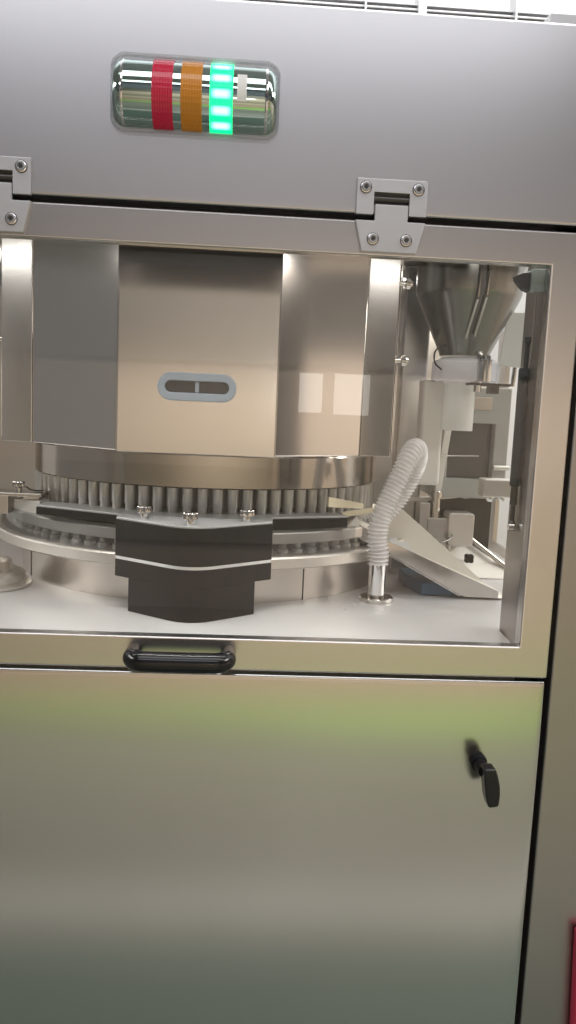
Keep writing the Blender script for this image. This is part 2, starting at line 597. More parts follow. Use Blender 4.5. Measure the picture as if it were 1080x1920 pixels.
lev = [(0.3160, 0.9055), (0.3310, 0.9065), (0.3350, 0.896), (0.3385, 0.882), (0.3395, 0.870), (0.3385, 0.8555), (0.3255, 0.8535), (0.3210, 0.868), (0.3175, 0.890)]
add_prism(bm, lev, -0.050, -0.030, 'y')
obj('lock_lever', bm, m_blackgl, ld, 0.0025, 3)

# window door: rails, stiles, glass, handle
ZB, ZT, OB, OT, OR = 1.0105, 1.5785, 1.0525, 1.5375, 0.366
OL = -0.66
bm = new()
add_ring_plate(bm, [(XL + .01, ZB + .006), (XR - .006, ZB + .006), (XR - .006, ZT - .006), (XL + .01, ZT - .006)],
               [(OL - .001, OB - .0015), (OR + .001, OB - .0015), (OR + .001, OT + .001), (OL - .001, OT + .001)], 0.0127, 0.0225)
wd = obj('window_door', bm, m_frame, cab)


bm = new()
add_ring_plate(bm, [(XL, ZB), (XR, ZB), (XR, ZT), (XL, ZT)], [(OL, OB), (OR, OB), (OR, OT), (OL, OT)], 0.0, 0.0125)
obj('frame', bm, m_frame, wd, 0.0022, 3)
bm = new(); add_box(bm, OL - 0.004, OR + 0.004, 0.0150, 0.0152, OB - 0.004, OT + 0.004)
# a single thin sheet of glass
obj('glass_pane', bm, m_glass, wd)
# black bridge handle
bm = new()
hp = [(-0.134, 0.0, 1.0345), (-0.1335, -0.018, 1.0345), (-0.132, -0.034, 1.0345), (-0.124, -0.044, 1.0345), (-0.112, -0.047, 1.0345), (-0.074, -0.0475, 1.0345),
      (-0.036, -0.047, 1.0345), (-0.024, -0.044, 1.0345), (-0.016, -0.034, 1.0345), (-0.0145, -0.018, 1.0345), (-0.014, 0.0, 1.0345)]
path = spline(hp, 6)
add_tube(bm, path, lambda i, s: 0.0128 - 0.0035 * max(0.0, 1 - min(i, len(path) - 1 - i) / 16.0), 20)
obj('handle', bm, m_blackgl, wd)

# hinges


def screw(x, z, parent):
    b = new()
    add_lathe(b, [(0.0066, 0.0), (0.0066, -0.0012), (0.0052, -0.0016), (0.0052, -0.0034), (0.0047, -0.0042), (0.0033, -0.0042), (0.0030, -0.0030), (0.0, -0.0030)], 24, (x, -0.0062, z), 'y')
    o = obj('screw', b, m_screw, parent)
    b = new()
    add_lathe(b, [(0.0, -0.0033), (0.0029, -0.0033), (0.0029, -0.0031)], 6, (x, -0.0062, z), 'y')
    add_ring_plate(b, [(x + .0074 * math.cos(k * PI / 12), z + .0074 * math.sin(k * PI / 12)) for k in range(24)], [(x + .0064 * math.cos(k * PI / 12), z + .0064 * math.sin(k * PI / 12)) for k in range(24)], -0.0066, -0.0061)
    obj('socket', b, m_dark, parent)
    return o


def make_hinge(cx):
    """centre line x = cx; upper leaf carries the rest"""
    b = new()
    add_prism(b, [(cx - .0425, 1.5845), (cx - .0425, 1.6260), (cx + .0425, 1.6260), (cx + .0425, 1.5845), (cx + .0215, 1.5845), (cx + .0215, 1.6105), (cx - .0215, 1.6105), (cx - .0215, 1.5845)][::-1], -0.0062, 0.0, 'y')
    h = obj('hinge', b, m_hinge, cab, 0.0006, 2)
    b = new()
    add_prism(b, [(cx - .0425, 1.5775), (cx - .0195, 1.5775), (cx - .0195, 1.5965), (cx + .0205, 1.5965), (cx + .0205, 1.5775), (cx + .0425, 1.5775), (cx + .0330, 1.5415), (cx - .0335, 1.5415)][::-1], -0.0062, 0.0, 'y')
    obj('hinge_leaf', b, m_hinge, h, 0.0006, 2)
    b = new()
    add_lathe(b, [(0.0038, -0.021), (0.0038, 0.021)], 16, (cx, -0.0012, 1.6035), 'x')
    add_box(b, cx - .0213, cx + .0213, -0.0008, -0.0002, 1.5968, 1.6103)
    obj('hinge_pin', b, m_dark, h)
    for sx, z in ((-0.0320, 1.6155), (0.0315, 1.6155), (-0.0205, 1.5560), (0.0200, 1.5560)):
        screw(cx + sx, z, h)
    return h


hg = make_hinge(0.1625)
twin(hg, cab, (-0.4695, 0, 0.0))

# ------------------------------------------------------------------ signal lamp on the upper panel
AX = (-0.0755, 0.010, 1.7062)      # axis of the half-sunk cylinder
sl = thing('signal_lamp', 'chrome signal lamp with red, amber and lit green bands on the upper panel', 'signal lamp', (AX[0], 0.0, AX[2] - 0.045))
bm = new()
L0, L1 = -0.0955, 0.0955
add_lathe(bm, [(0.0, L0), (0.026, L0), (0.034, L0 + .003), (0.0376, L0 + .008), (0.0390, L0 + .014), (0.0390, L1 - .014), (0.0376, L1 - .008), (0.034, L1 - .003), (0.026, L1), (0.0, L1)], 64, AX, 'x')
obj('housing', bm, m_lampbody, sl, smooth=50)
bm = new()
add_ring_plate(bm, rrect(AX[0] - .0985, AX[0] + .0985, AX[2] - .0435, AX[2] + .0435, .016), rrect(AX[0] - .0945, AX[0] + .0945, AX[2] - .0395, AX[2] + .0395, .013), -0.006, -0.0002)
obj('lip', bm, m_lip, sl, 0.0012)
for s in (-1, 1):
    bm = new()
    add_lathe(bm, [(0.0392, -0.0015), (0.0401, 0.0), (0.0392, 0.0015)], 48, (AX[0] + s * 0.083, AX[1], AX[2]), 'x')
    obj('end_band', bm, m_chrome, sl)


def lens(name, x0, x1, m):
    b = new()
    prof = [(0.0392, x0)]
    n = 8
    for k in range(n):
        a = x0 + (x1 - x0) * (k + 0.12) / n
        c = x0 + (x1 - x0) * (k + 0.5) / n
        d = x0 + (x1 - x0) * (k + 0.88) / n
        prof += [(0.0400, a), (0.0406, c), (0.0400, d)]
    prof.append((0.0392, x1))
    mid = (x0 + x1) / 2
    add_lathe(b, [(r, h - mid) for r, h in prof], 120, (mid, AX[1], AX[2]), 'x', teeth=40, depth=0.0006)
    return obj(name, b, m, sl, origin=(mid, AX[1], AX[2]), smooth=80)


lens('lens', -0.1240, -0.1000, m_red_l)['label'] = 'red unlit ribbed lens band'
lens('lens', -0.0910, -0.0665, m_amb_l)['label'] = 'amber unlit ribbed lens band'
lens('lens', -0.0580, -0.0310, m_green_l)['label'] = 'lit green ribbed lens band'
# plain white sticker on the cylinder
bm = new()
add_lathe(bm, [(0.0393, -0.0265), (0.0393, -0.0155)], 10, (0, AX[1], AX[2]), 'x', a0=R(150), a1=R(196))
stk = obj('sticker', bm, m_paper, sl)

# ------------------------------------------------------------------ turret
TX, TY = -0.075, 0.60
tur = thing('punch_turret', 'round steel turret with a row of upright punches behind the glass', 'turret', (TX, TY, 1.035))
c0 = (TX, TY, 0)
bm = new(); add_lathe(bm, [(0.30, 1.2155), (0.327, 1.2155), (0.330, 1.2175), (0.330, 1.268), (0.328, 1.270), (0.328, 1.45), (0.2, 1.45)], 160, c0)
obj('upper_ring', bm, m_ring, tur)
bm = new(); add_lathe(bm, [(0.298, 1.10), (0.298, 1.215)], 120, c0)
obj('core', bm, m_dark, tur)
bm = new(); add_lathe(bm, [(0.29, 1.134), (0.370, 1.134), (0.372, 1.136), (0.372, 1.150), (0.370, 1.152), (0.29, 1.160)], 160, c0)
obj('die_table', bm, m_flange, tur)
bm = new(); add_lathe(bm, [(0.2, 1.098), (0.396, 1.098), (0.40, 1.101), (0.40, 1.1155), (0.3975, 1.118), (0.2, 1.118)], 160, c0)
obj('flange', bm, m_flange, tur)
bm = new(); add_lathe(bm, [(0.352, 1.0352), (0.352, 1.098)], 160, c0)
obj('base_drum', bm, m_drum, tur)
for deg in (212, 300):
    t = R(deg)
    bm = new()
    add_tube(bm, [(TX + .3522 * math.cos(t), TY + .3522 * math.sin(t), 1.0353), (TX + .3522 * math.cos(t), TY + .3522 * math.sin(t), 1.0978)], 0.0012, 8)
    obj('drum_seam', bm, m_dark, tur)
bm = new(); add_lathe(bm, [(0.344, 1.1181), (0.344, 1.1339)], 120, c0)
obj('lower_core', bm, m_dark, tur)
NP = 84
first = low = None
for k in range(NP):
    t = 2 * PI * (k + 0.3) / NP
    if math.sin(t) > 0.12:
        continue
    px, py = TX + .321 * math.cos(t), TY + .321 * math.sin(t)
    qx, qy = TX + .358 * math.cos(t), TY + .358 * math.sin(t)
    if first is None:
        bm = new(); add_lathe(bm, [(0.0, 1.162), (0.0085, 1.162), (0.0085, 1.184), (0.0096, 1.186), (0.0096, 1.2156), (0, 1.2156)], 16, (px, py, 0))
        first = obj('punch', bm, m_punch, tur, origin=(px, py, 1.162))
        bm = new(); add_lathe(bm, [(0.0, 1.1182), (0.0095, 1.1182), (0.0095, 1.124), (0.0066, 1.126), (0.0066, 1.1338), (0, 1.1338)], 14, (qx, qy, 0))
        low = obj('lower_punch', bm, m_punch, tur, origin=(qx, qy, 1.118))
        p0 = Vector((px, py, 0))
        q0 = Vector((qx, qy, 0))
    else:
        d = Vector((px, py, 0)) - p0
        twin(first, tur, d)
        twin(low, tur, Vector((qx, qy, 0)) - q0)

# clear skirt round the die table
bm = new()
add_lathe(bm, [(0.3905, 1.1185), (0.3905, 1.160), (0.3885, 1.160), (0.3885, 1.1185)], 60, c0, a0=R(196), a1=R(312))
tag(obj('acrylic_guard', bm, m_acryl), 'curved clear acrylic skirt standing on the pale flange of the turret', 'guard')

# ------------------------------------------------------------------ turret cover of bent sheet
cov = thing('turret_cover', 'satin steel faceted cover with a pale oval slot above the punches', 'machine cover', (-0.075, 0.36, 1.277))
plan = [(-0.396, 0.318), (-0.344, 0.306), (-0.1925, 0.190), (0.0415, 0.190), (0.1835, 0.300), (0.2355, 0.312)]
ZC0, ZC1 = 1.277, 1.625
for i in range(5):
    a, b2 = Vector(plan[i]), Vector(plan[i + 1])
    d = (b2 - a).normalized()
    nrm = Vector((-d.y, d.x))
    off = 0.0 if i == 2 else (-0.0006 if i in (1, 3) else 0.0012)
    a2, c2 = a + d * 0.0005 - nrm * off, b2 - d * 0.0005 - nrm * off
    bm = new()
    add_prism(bm, [a2, c2, c2 + nrm * 0.004, a2 + nrm * 0.004], ZC0 - (0.002 if i == 2 else 0), ZC1)
    mm = m_cover if i in (1, 2, 3) else m_frame
    obj('cover_panel' if i in (1, 2, 3) else 'end_strip', bm, mm, cov, 0.001, 2)
bm = new()
add_prism(bm, [(p[0], p[1] + 0.006) for p in plan] + [(0.2, 0.7), (-0.36, 0.7)], ZC1 - 0.006, ZC1 - 0.001)
obj('cover_top', bm, m_cover, cov)
bm = new()
sx, sz = -0.0760, 1.3735
add_ring_plate(bm, rrect(sx - .0575, sx + .0575, sz - .0205, sz + .0205, .0204, 10), rrect(sx - .0465, sx + .0465, sz - .0085, sz + .0085, .0084, 10), 0.1835, 0.1905)
sb = obj('slot_bezel', bm, m_bezel, cov, 0.0015, 2)
bm = new(); add_prism(bm, rrect(sx - .0466, sx + .0466, sz - .0086, sz + .0086, .0085, 10), 0.1885, 0.1895, 'y')
obj('slot_opening', bm, m_slot, sb)
bm = new(); add_box(bm, sx - .003, sx + .003, 0.1865, 0.1884, sz - .0075, sz + .0075)
obj('slot_latch', bm, m_bezel, sb, 0.001)

# ------------------------------------------------------------------ feeder block
fd = thing('feeder_block', 'black two tier feeder block with a rounded V front and white seam line', 'feeder block', (-0.074, 0.25, 1.035))


def vee(lx, ly, tipx, tipy, rx, ry, back, rad, n=12):
    """plan of a block whose front is a V with a rounded tip"""
    l, t, r_ = Vector((lx, ly)), Vector((tipx, tipy)), Vector((rx, ry))
    d1, d2 = (l - t).normalized(), (r_ - t).normalized()
    p1, p2 = t + d1 * rad, t + d2 * rad
    out = [l]
    for k in range(n + 1):
        s = k / n
        out.append(p1 * (1 - s) ** 2 + t * 2 * s * (1 - s) + p2 * s * s)
    out += [r_, Vector((rx, back)), Vector((lx, back))]
    return out


lowp = vee(-0.1705, 0.1875, -0.0740, 0.1175, 0.0195, 0.1910, 0.262, 0.044)
upp = vee(-0.1930, 0.2020, -0.0740, 0.1175, 0.0440, 0.2090, 0.330, 0.044)
seamp = vee(-0.1925, 0.2026, -0.0740, 0.1181, 0.0435, 0.2096, 0.329, 0.044)
bm = new(); add_prism(bm, lowp, 1.0352, 1.0860)
obj('lower_body', bm, m_black, fd, 0.0012)
bm = new(); add_prism(bm, upp, 1.0861, 1.1125)
obj('middle_body', bm, m_black, fd, 0.0010)
bm = new(); add_prism(bm, seamp, 1.1126, 1.1172)
obj('seam_strip', bm, m_seam, fd, 0.0004)
bm = new(); add_prism(bm, upp, 1.1173, 1.1725)
obj('upper_body', bm, m_black, fd, 0.0010)
tp = vee(-0.1922, 0.2030, -0.0740, 0.1185, 0.0432, 0.2100, 0.345, 0.044)
tp = tp[:-2] + [Vector((0.0445, 0.262)), Vector((0.171, 0.312)), Vector((0.158, 0.352)), Vector((-0.074, 0.30)), Vector((-0.335, 0.355)), Vector((-0.337, 0.309)), Vector((-0.193, 0.241))]
bm = new(); add_prism(bm, tp, 1.1726, 1.1758)
obj('top_plate', bm, m_topplate, fd, 0.0006)
bm = new(); add_prism(bm, [(-0.3385, 0.308), (-0.1935, 0.240), (-0.1935, 0.295), (-0.337, 0.356)], 1.1605, 1.1725)
obj('arm', bm, m_black, fd, 0.0008)
bm = new(); add_prism(bm, [(0.0445, 0.2605), (0.172, 0.3115), (0.159, 0.353), (0.0445, 0.305)], 1.1550, 1.1725)
obj('arm', bm, m_black, fd, 0.0008)


def knob(x, y, z, parent=None, name='thumbscrew', s=1.0):
    b = new()
    add_lathe(b, [(0.0055 * s, 0.0), (0.0055 * s, 0.0065 * s), (0.0040 * s, 0.0068 * s), (0.0040 * s, 0.008 * s)], 20, (x, y, z))
    add_lathe(b, [(0.0090 * s, 0.0075 * s), (0.0108 * s, 0.009 * s), (0.0108 * s, 0.0160 * s), (0.0098 * s, 0.0175 * s), (0.006 * s, 0.0180 * s)], 64, (x, y, z), teeth=16, depth=0.0011 * s)
    return obj(name, b, m_polish, parent)


for x, y in ((-0.151, 0.205), (-0.0775, 0.150), (0.0040, 0.205)):
    knob(x, y, 1.1759, fd)

# ------------------------------------------------------------------ left: clamp, white block, round foot
cl = thing('clamp_bracket', 'small steel clamp bracket with a knurled screw above the white block', 'clamp', (-0.40, 0.40, 1.15))
bm = new(); add_box(bm, -0.46, -0.345, 0.365, 0.42, 1.181, 1.187)
obj('plate', bm, m_polish, cl, 0.001)
bm = new(); add_box(bm, -0.46, -0.402, 0.372, 0.43, 1.150, 1.181); add_box(bm, -0.378, -0.350, 0.374, 0.42, 1.1752, 1.181)
obj('body', bm, m_wallin, cl, 0.001)
k = knob(-0.388, 0.388, 1.1872, cl, 'thumbscrew', 1.0)
bm = new(); add_tube(bm, spline([(-0.376, 0.386, 1.196), (-0.366, 0.39, 1.190), (-0.350, 0.40, 1.1885)], 5), 0.0013, 6)
obj('wire', bm, m_rubber, cl)
bm = new(); add_prism(bm, [(-0.396, 0.385), (-0.347, 0.366), (-0.338, 0.398), (-0.386, 0.42)], 1.151, 1.1748)
tag(obj('guide_block', bm, m_white, None, 0.0012), 'white plastic block between the clamp bracket and the black arm', 'block')
bm = new()
add_lathe(bm, [(0.0, 0.0), (0.068, 0.0), (0.070, 0.002), (0.070, 0.006), (0.066, 0.009), (0.060, 0.010), (0.060, 0.021), (0.056, 0.024), (0.040, 0.025), (0.037, 0.042), (0.032, 0.045), (0, 0.045)], 64, (-0.424, 0.335, 1.0353))
tag(obj('round_foot', bm, m_flange), 'stepped pale round metal foot on the deck at the left edge', 'machine foot')

# ------------------------------------------------------------------ hinge rods of the cover


def rod(x, y, zs, label):
    t = thing('hinge_rod', label, 'rod', (x, y, 1.28), 'upright rods beside the turret cover')
    b = new(); add_lathe(b, [(0.0, 1.283), (0.0034, 1.283), (0.0034, 1.59), (0.0, 1.59)], 14, (x, y, 0))
    obj('shaft', b, m_polish, t)
    for z in zs:
        b = new()
        add_lathe(b, [(0, -0.017), (0.006, -0.017), (0.0085, -0.014), (0.0085, -0.007), (0.0045, -0.005), (0.0045, 0.004), (0.008, 0.006), (0.009, 0.012), (0.006, 0.016), (0, 0.016)], 20, (x + 0.002, y - 0.004, z), 'x')
        obj('rod_clamp', b, m_polish, t)
    return t


rod(0.243, 0.345, (1.5600, 1.4355), 'thin upright rod with two round clamps right of the turret cover')
rod(-0.404, 0.345, (1.44,), 'thin upright rod with one round clamp at the left picture edge')
bm = new(); add_box(bm, 0.292, 0.345, 0.56, 0.60, 1.0308, 1.629)
tag(obj('rear_post', bm, m_frame, None, 0.004, 3), 'plain upright steel post between the rod and the dark hopper', 'post')

# ------------------------------------------------------------------ suction pipe and ribbed hose
PX, PY = 0.2255, 0.306
pp = thing('suction_pipe', 'short polished upright pipe standing on the deck under the hose', 'pipe', (PX, PY, 1.035))
bm = new(); add_lathe(bm, [(0.0142, 1.041), (0.0142, 1.122), (0.0125, 1.122), (0.0125, 1.05)], 32, (PX, PY, 0))
obj('tube', bm, m_chrome, pp)
bm = new(); add_lathe(bm, [(0.0, 1.0352), (0.0275, 1.0352), (0.0285, 1.0365), (0.0285, 1.0415), (0.0270, 1.043), (0.0148, 1.043), (0.0148, 1.047), (0, 1.047)], 40, (PX, PY, 0))
obj('base_flange', bm, m_polish, pp)
hpts = [(0.2255, 0.306, 1.098), (0.2250, 0.306, 1.118), (0.2225, 0.306, 1.140), (0.2240, 0.306, 1.165), (0.2330, 0.308, 1.195), (0.2450, 0.310, 1.225), (0.2570, 0.313, 1.252), (0.2680, 0.320, 1.275),
        (0.2790, 0.333, 1.289), (0.2880, 0.350, 1.288), (0.2930, 0.366, 1.272), (0.2900, 0.380, 1.248), (0.2790, 0.392, 1.217), (0.2620, 0.402, 1.185), (0.2400, 0.410, 1.158), (0.2180, 0.420, 1.140), (0.195, 0.44, 1.120), (0.17, 0.47, 1.105)]
path = spline(hpts, 26)
PITCH = 0.0066


def ribs(i, s):
    ph = (s / PITCH) % 1.0
    return 0.0148 + 0.0034 * max(0.0, math.cos(2 * PI * ph)) ** 0.7 if math.cos(2 * PI * ph) > 0 else 0.0148


bm = new(); add_tube(bm, path, ribs, 24, caps=False)
tag(obj('ribbed_hose', bm, m_hose, smooth=70), 'milky ribbed plastic hose looping up from the polished pipe', 'hose')

# ------------------------------------------------------------------ discharge chute
ch = thing('discharge_chute', 'sloping steel discharge chute running down to the right behind the hose', 'chute', (0.30, 0.41, 1.04))


def sheet(name, quad, thick, m, parent, bv=0.0006, label=None):
    b = new()
    q = [Vector(p) for p in quad]
    n = (q[1] - q[0]).cross(q[2] - q[0]).normalized() * thick
    lo = [b.verts.new(p) for p in q]
    hi = [b.verts.new(p + n) for p in q]
    b.faces.new(lo[::-1]); b.faces.new(hi)
    for i in range(len(q)):
        j = (i + 1) % len(q)
        b.faces.new((lo[i], lo[j], hi[j], hi[i]))
    return obj(name, b, m, parent, bv, label=label)


A = Vector((0.172, 0.355, 1.1480)); B = Vector((0.470, 0.355, 0.9900))
clip = 0.995
Bf = A + (B - A) * 0.70       # where the near side meets the gutter
sheet('near_side', [A, Bf, (0.450, 0.355, 1.0335), (0.450, 0.355, 1.046), (0.245, 0.355, 1.1310), (0.183, 0.355, 1.1640)], 0.0016, m_polish, ch)
sheet('floor_plate', [(0.176, 0.3575, 1.1500), (0.392, 0.3575, 1.0345), (0.470, 0.3575, 1.0335), (0.470, 0.455, 1.0335), (0.392, 0.455, 1.0345), (0.176, 0.455, 1.1500)], 0.0016, m_chute, ch)
sheet('far_side', [(0.176, 0.457, 1.1500), (0.392, 0.457, 1.0345), (0.462, 0.457, 1.0345), (0.292, 0.457, 1.1720), (0.270, 0.457, 1.1760), (0.182, 0.457, 1.1680)], 0.0016, m_chute, ch)
sheet('end_flap', [(0.174, 0.3545, 1.149), (0.203, 0.3545, 1.1345), (0.192, 0.350, 1.1720)], 0.0012, m_white, ch, 0.0003, label='white triangular flap at the upper end')
bm = new(); add_tube(bm, [A + Vector((0, -0.001, 0)), Bf + Vector((0, -0.001, 0))], 0.0017, 8)
obj('rolled_edge', bm, m_chrome, ch)
# ragged white patch on its near side, standing in for a highlight
bm = new()
pts = [(0.250, 1.134), (0.263, 1.1365), (0.268, 1.129), (0.280, 1.1295), (0.287, 1.121), (0.2935, 1.1135), (0.288, 1.1135), (0.279, 1.1195), (0.268, 1.1215), (0.262, 1.1245), (0.252, 1.127)]
add_prism(bm, pts, 0.3525, 0.3533, 'y')
tag(obj('chute_highlight', bm, m_paper), 'ragged white patch on the chute beside the hose, standing in for a highlight', 'highlight')

# second chute behind with a black knob and bent rail
rc = thing('rear_chute', 'pale sloping plate with a black knob behind the discharge chute', 'chute', (0.45, 0.54, 1.03))
sheet('plate', [(0.395, 0.535, 1.060), (0.445, 0.535, 1.0320), (0.53, 0.535, 1.0320), (0.53, 0.56, 1.0550), (0.500, 0.56, 1.0660), (0.406, 0.56, 1.1260), (0.395, 0.56, 1.1320)], 0.0016, m_chute, rc)
bm = new(); add_tube(bm, spline([(0.385, 0.55, 1.142), (0.402, 0.55, 1.141), (0.415, 0.55, 1.134), (0.455, 0.55, 1.104), (0.53, 0.55, 1.050)], 6), 0.0052, 12)
obj('rail', bm, m_ring, rc)
bm = new(); add_lathe(bm, [(0.0, -0.016), (0.008, -0.016), (0.0105, -0.013), (0.0105, -0.004), (0.007, 0.0)], 48, (0.443, 0.535, 1.072), 'y', teeth=4, depth=0.0025)
obj('knob', bm, m_black, rc)
bm = new(); add_lathe(bm, [(0.005, 1.0308), (0.005, 1.148), (0.0, 1.148)], 14, (0.402, 0.535, 0))
obj('support_pin', bm, m_polish, rc)

# dark blue tray on the gutter
bm = new(); add_prism(bm, [(0.318, 0.372), (0.405, 0.372), (0.405, 0.50), (0.300, 0.50), (0.300, 0.440)], 1.0308, 1.054)
tag(obj('blue_tray', bm, m_blue, None, 0.003), 'dark blue plastic tray on the deck under the chute', 'tray')

# cream scraper bars at the turret edge
sc = thing('scraper_bar', 'two crossed cream scraper strips between turret and hose', 'scraper', (0.20, 0.43, 1.165))
sheet('strip', [(0.135, 0.300, 1.191), (0.200, 0.352, 1.184), (0.200, 0.352, 1.193), (0.135, 0.300, 1.208)], 0.004, m_cream, sc)
sheet('strip', [(0.166, 0.365, 1.166), (0.243, 0.395, 1.177), (0.243, 0.395, 1.185), (0.166, 0.365, 1.175)], 0.004, m_cream, sc)

# ------------------------------------------------------------------ clamp post and block right of the hose
cp = thing('clamp_post', 'short steel post with a cap on a stepped block behind the chute', 'post', (0.37, 0.52, 1.031))
bm = new(); add_box(bm, 0.352, 0.392, 0.51, 0.56, 1.0308, 1.152); add_box(bm, 0.336, 0.356, 0.512, 0.55, 1.125, 1.180)
obj('block', bm, m_wallin, cp, 0.0015)
bm = new(); add_lathe(bm, [(0.0085, 1.152), (0.0085, 1.190), (0.012, 1.191), (0.012, 1.202), (0.010, 1.204), (0, 1.204)], 24, (0.369, 0.522, 0))
obj('pin', bm, m_polish, cp)
bm = new(); add_prism(bm, [(0.270, 1.180), (0.335, 1.178), (0.428, 1.190), (0.428, 1.196), (0.335, 1.186), (0.270, 1.188)], 0.545, 0.565, 'y')
obj('lever_bar', bm, m_flange, cp, 0.001)
bm = new(); add_lathe(bm, [(0, -0.012), (0.010, -0.010), (0.013, 0.0), (0.010, 0.010), (0, 0.012)], 24, (0.433, 0.552, 1.199))
obj('lever_ball', bm, m_white, cp)
bm = new(); add_prism(bm, rrect(0.391, 0.441, 1.100, 1.164, 0.006, 4), 0.50, 0.548, 'y')
tag(obj('sensor_block', bm, m_flange, None, 0.002), 'pale rounded metal block right of the capped post', 'block')
bm = new(); add_tube(bm, spline([(0.358, 0.495, 1.120), (0.372, 0.490, 1.110), (0.388, 0.492, 1.113), (0.399, 0.497, 1.122)], 6), 0.0022, 8)
tag(obj('bent_wire', bm, m_polish), 'short bent steel wire under the pale rounded block', 'wire')

# ------------------------------------------------------------------ hopper with collar and sleeve
HX, HY = 0.386, 0.455
hop = thing('hopper', 'dark polished conical hopper hanging in the upper right of the window', 'hopper', (HX, HY, 1.40))
bm = new()
add_lathe(bm, [(0.044, 1.455), (0.046, 1.462), (0.0905, 1.556), (0.0935, 1.566), (0.0935, 1.628)], 72, (HX, HY, 0))
obj('cone', bm, m_hopper, hop)
bm = new()
for dx, dz in ((-0.013, 0.0), (0.002, 0.004)):
    add_tube(bm, [(HX + dx - 0.004, HY - 0.066, 1.482 + dz), (HX + dx + 0.004, HY - 0.094, 1.545 + dz)], 0.0028, 8)
    add_tube(bm, [(HX + dx + 0.004, HY - 0.094, 1.548 + dz), (HX + dx + 0.006, HY - 0.099, 1.620)], 0.0028, 8)
obj('highlight_bar', bm, m_polish, hop)  # raised bright bars standing in for highlights on the cone
bm = new(); add_lathe(bm, [(0.040, 1.408), (0.056, 1.408), (0.060, 1.412), (0.060, 1.444), (0.056, 1.447), (0.046, 1.452)], 48, (HX + 0.004, HY, 0))
obj('collar', bm, m_collar, hop)
bm = new()
add_lathe(bm, [(0.0, 1.4485), (0.013, 1.4485), (0.012, 1.455), (0.006, 1.457), (0, 1.457)], 20, (HX + 0.024, HY - 0.045, 0))
add_lathe(bm, [(0.013, 1.410), (0.013, 1.448)], 24, (HX + 0.024, HY - 0.05, 0), teeth=8, depth=0.002)
add_lathe(bm, [(0, 1.392), (0.007, 1.392), (0.007, 1.410), (0, 1.410)], 16, (HX + 0.014, HY - 0.05, 0))
obj('bolt', bm, m_chrome, hop)
bm = new(); add_box(bm, HX - 0.002, HX + 0.072, HY - 0.06, HY - 0.03, 1.4035, 1.4078); add_box(bm, HX + 0.036, HX + 0.051, HY - 0.058, HY - 0.03, 1.390, 1.4034)
obj('clamp_plate', bm, m_dark, hop, 0.0008)
bm = new(); add_lathe(bm, [(0.0290, 1.322), (0.0290, 1.4075)], 32, (HX - 0.002, HY + 0.01, 0))
obj('sleeve', bm, m_frost, hop)
bm = new(); add_tube(bm, spline([(HX - 0.050, HY - 0.02, 1.470), (HX - 0.060, HY - 0.025, 1.458), (HX - 0.058, HY - 0.025, 1.440), (HX - 0.046, HY - 0.03, 1.428)], 6), 0.0016, 6)
obj('wire_handle', bm, m_dark, hop)

bm = new(); add_prism(bm, rrect(0.3180, 0.3600, 1.218, 1.413, 0.006, 4), 0.47, 0.51, 'y')
tag(obj('white_column', bm, m_white, None, 0.006, 3), 'tall plain white plastic column below the left side of the hopper', 'column')

dr = thing('drive_housing', 'pale grey drive housing with a large dark square window below the hopper', 'housing', (0.435, 0.60, 1.031))
bm = new()
add_ring_plate(bm, [(0.364, 1.19), (0.506, 1.19), (0.506, 1.405), (0.364, 1.405)], [(0.389, 1.228), (0.478, 1.228), (0.478, 1.336), (0.389, 1.336)], 0.535, 0.56)
add_box(bm, 0.364, 0.506, 0.5602, 0.66, 1.19, 1.405)
obj('case', bm, m_grey, dr, 0.002)
bm = new(); add_box(bm, 0.3885, 0.4785, 0.5575, 0.5598, 1.2275, 1.3365)
obj('window', bm, m_window, dr)
bm = new(); add_box(bm, 0.40, 0.468, 0.5325, 0.535, 1.362, 1.386)
obj('name_plate', bm, m_wallin, dr, 0.0006)
bm = new(); add_tube(bm, [(0.362, 0.528, 1.271), (0.448, 0.528, 1.274)], 0.0014, 8); add_lathe(bm, [(0, -0.006), (0.006, -0.006), (0.006, 0.006), (0, 0.006)], 14, (0.364, 0.528, 1.2755))
obj('cross_rod', bm, m_polish, dr)
bm = new(); add_tube(bm, [(0.478, 0.528, 1.252), (0.508, 0.528, 1.252)], 0.0048, 12)
obj('latch', bm, m_flange, dr)
bm = new(); add_prism(bm, [(0.366, 1.19), (0.378, 1.19), (0.393, 1.335), (0.380, 1.335)], 0.529, 0.5345, 'y')
obj('edge_strip', bm, m_white, dr, 0.0008)
bm = new(); add_box(bm, 0.38, 0.49, 0.56, 0.64, 1.0308, 1.1898)
obj('pedestal', bm, m_dark, dr)

# white card right of the hopper, standing in for a glass reflection
wc = thing('reflection_card', 'upright white card standing in for a glass reflection right of the hopper, with two faint blue marks', 'card', (0.462, 0.43, 1.44))
sheet('card', [(0.441, 0.425, 1.440), (0.482, 0.425, 1.438), (0.480, 0.425, 1.534), (0.450, 0.425, 1.532)], 0.003, m_paper, wc)
bm = new()
for x in (0.453, 0.470):
    add_prism(bm, rrect(x - 0.003, x + 0.003, 1.488, 1.498, 0.0028, 3), 0.4235, 0.4247, 'y')
obj('mark', bm, m_teal, wc)
bm = new(); add_tube(bm, [(0.470, 0.428, 1.405), (0.472, 0.428, 1.439)], 0.004, 8)
obj('stem', bm, m_polish, wc)

# bracket with two dome nuts
nb = thing('nut_bracket', 'pale pink tinted bracket with two bright dome nuts beneath', 'bracket', (0.43, 0.33, 1.21))
bm = new(); add_box(bm, 0.398, 0.478, 0.315, 0.35, 1.216, 1.246)
obj('plate', bm, m_flange, nb, 0.002)
for x in (0.412, 0.432):
    bm = new(); add_lathe(bm, [(0.0, 1.2075), (0.004, 1.208), (0.0065, 1.212), (0.0065, 1.2158)], 20, (x, 0.325, 0))
    obj('dome_nut', bm, m_chrome, nb)

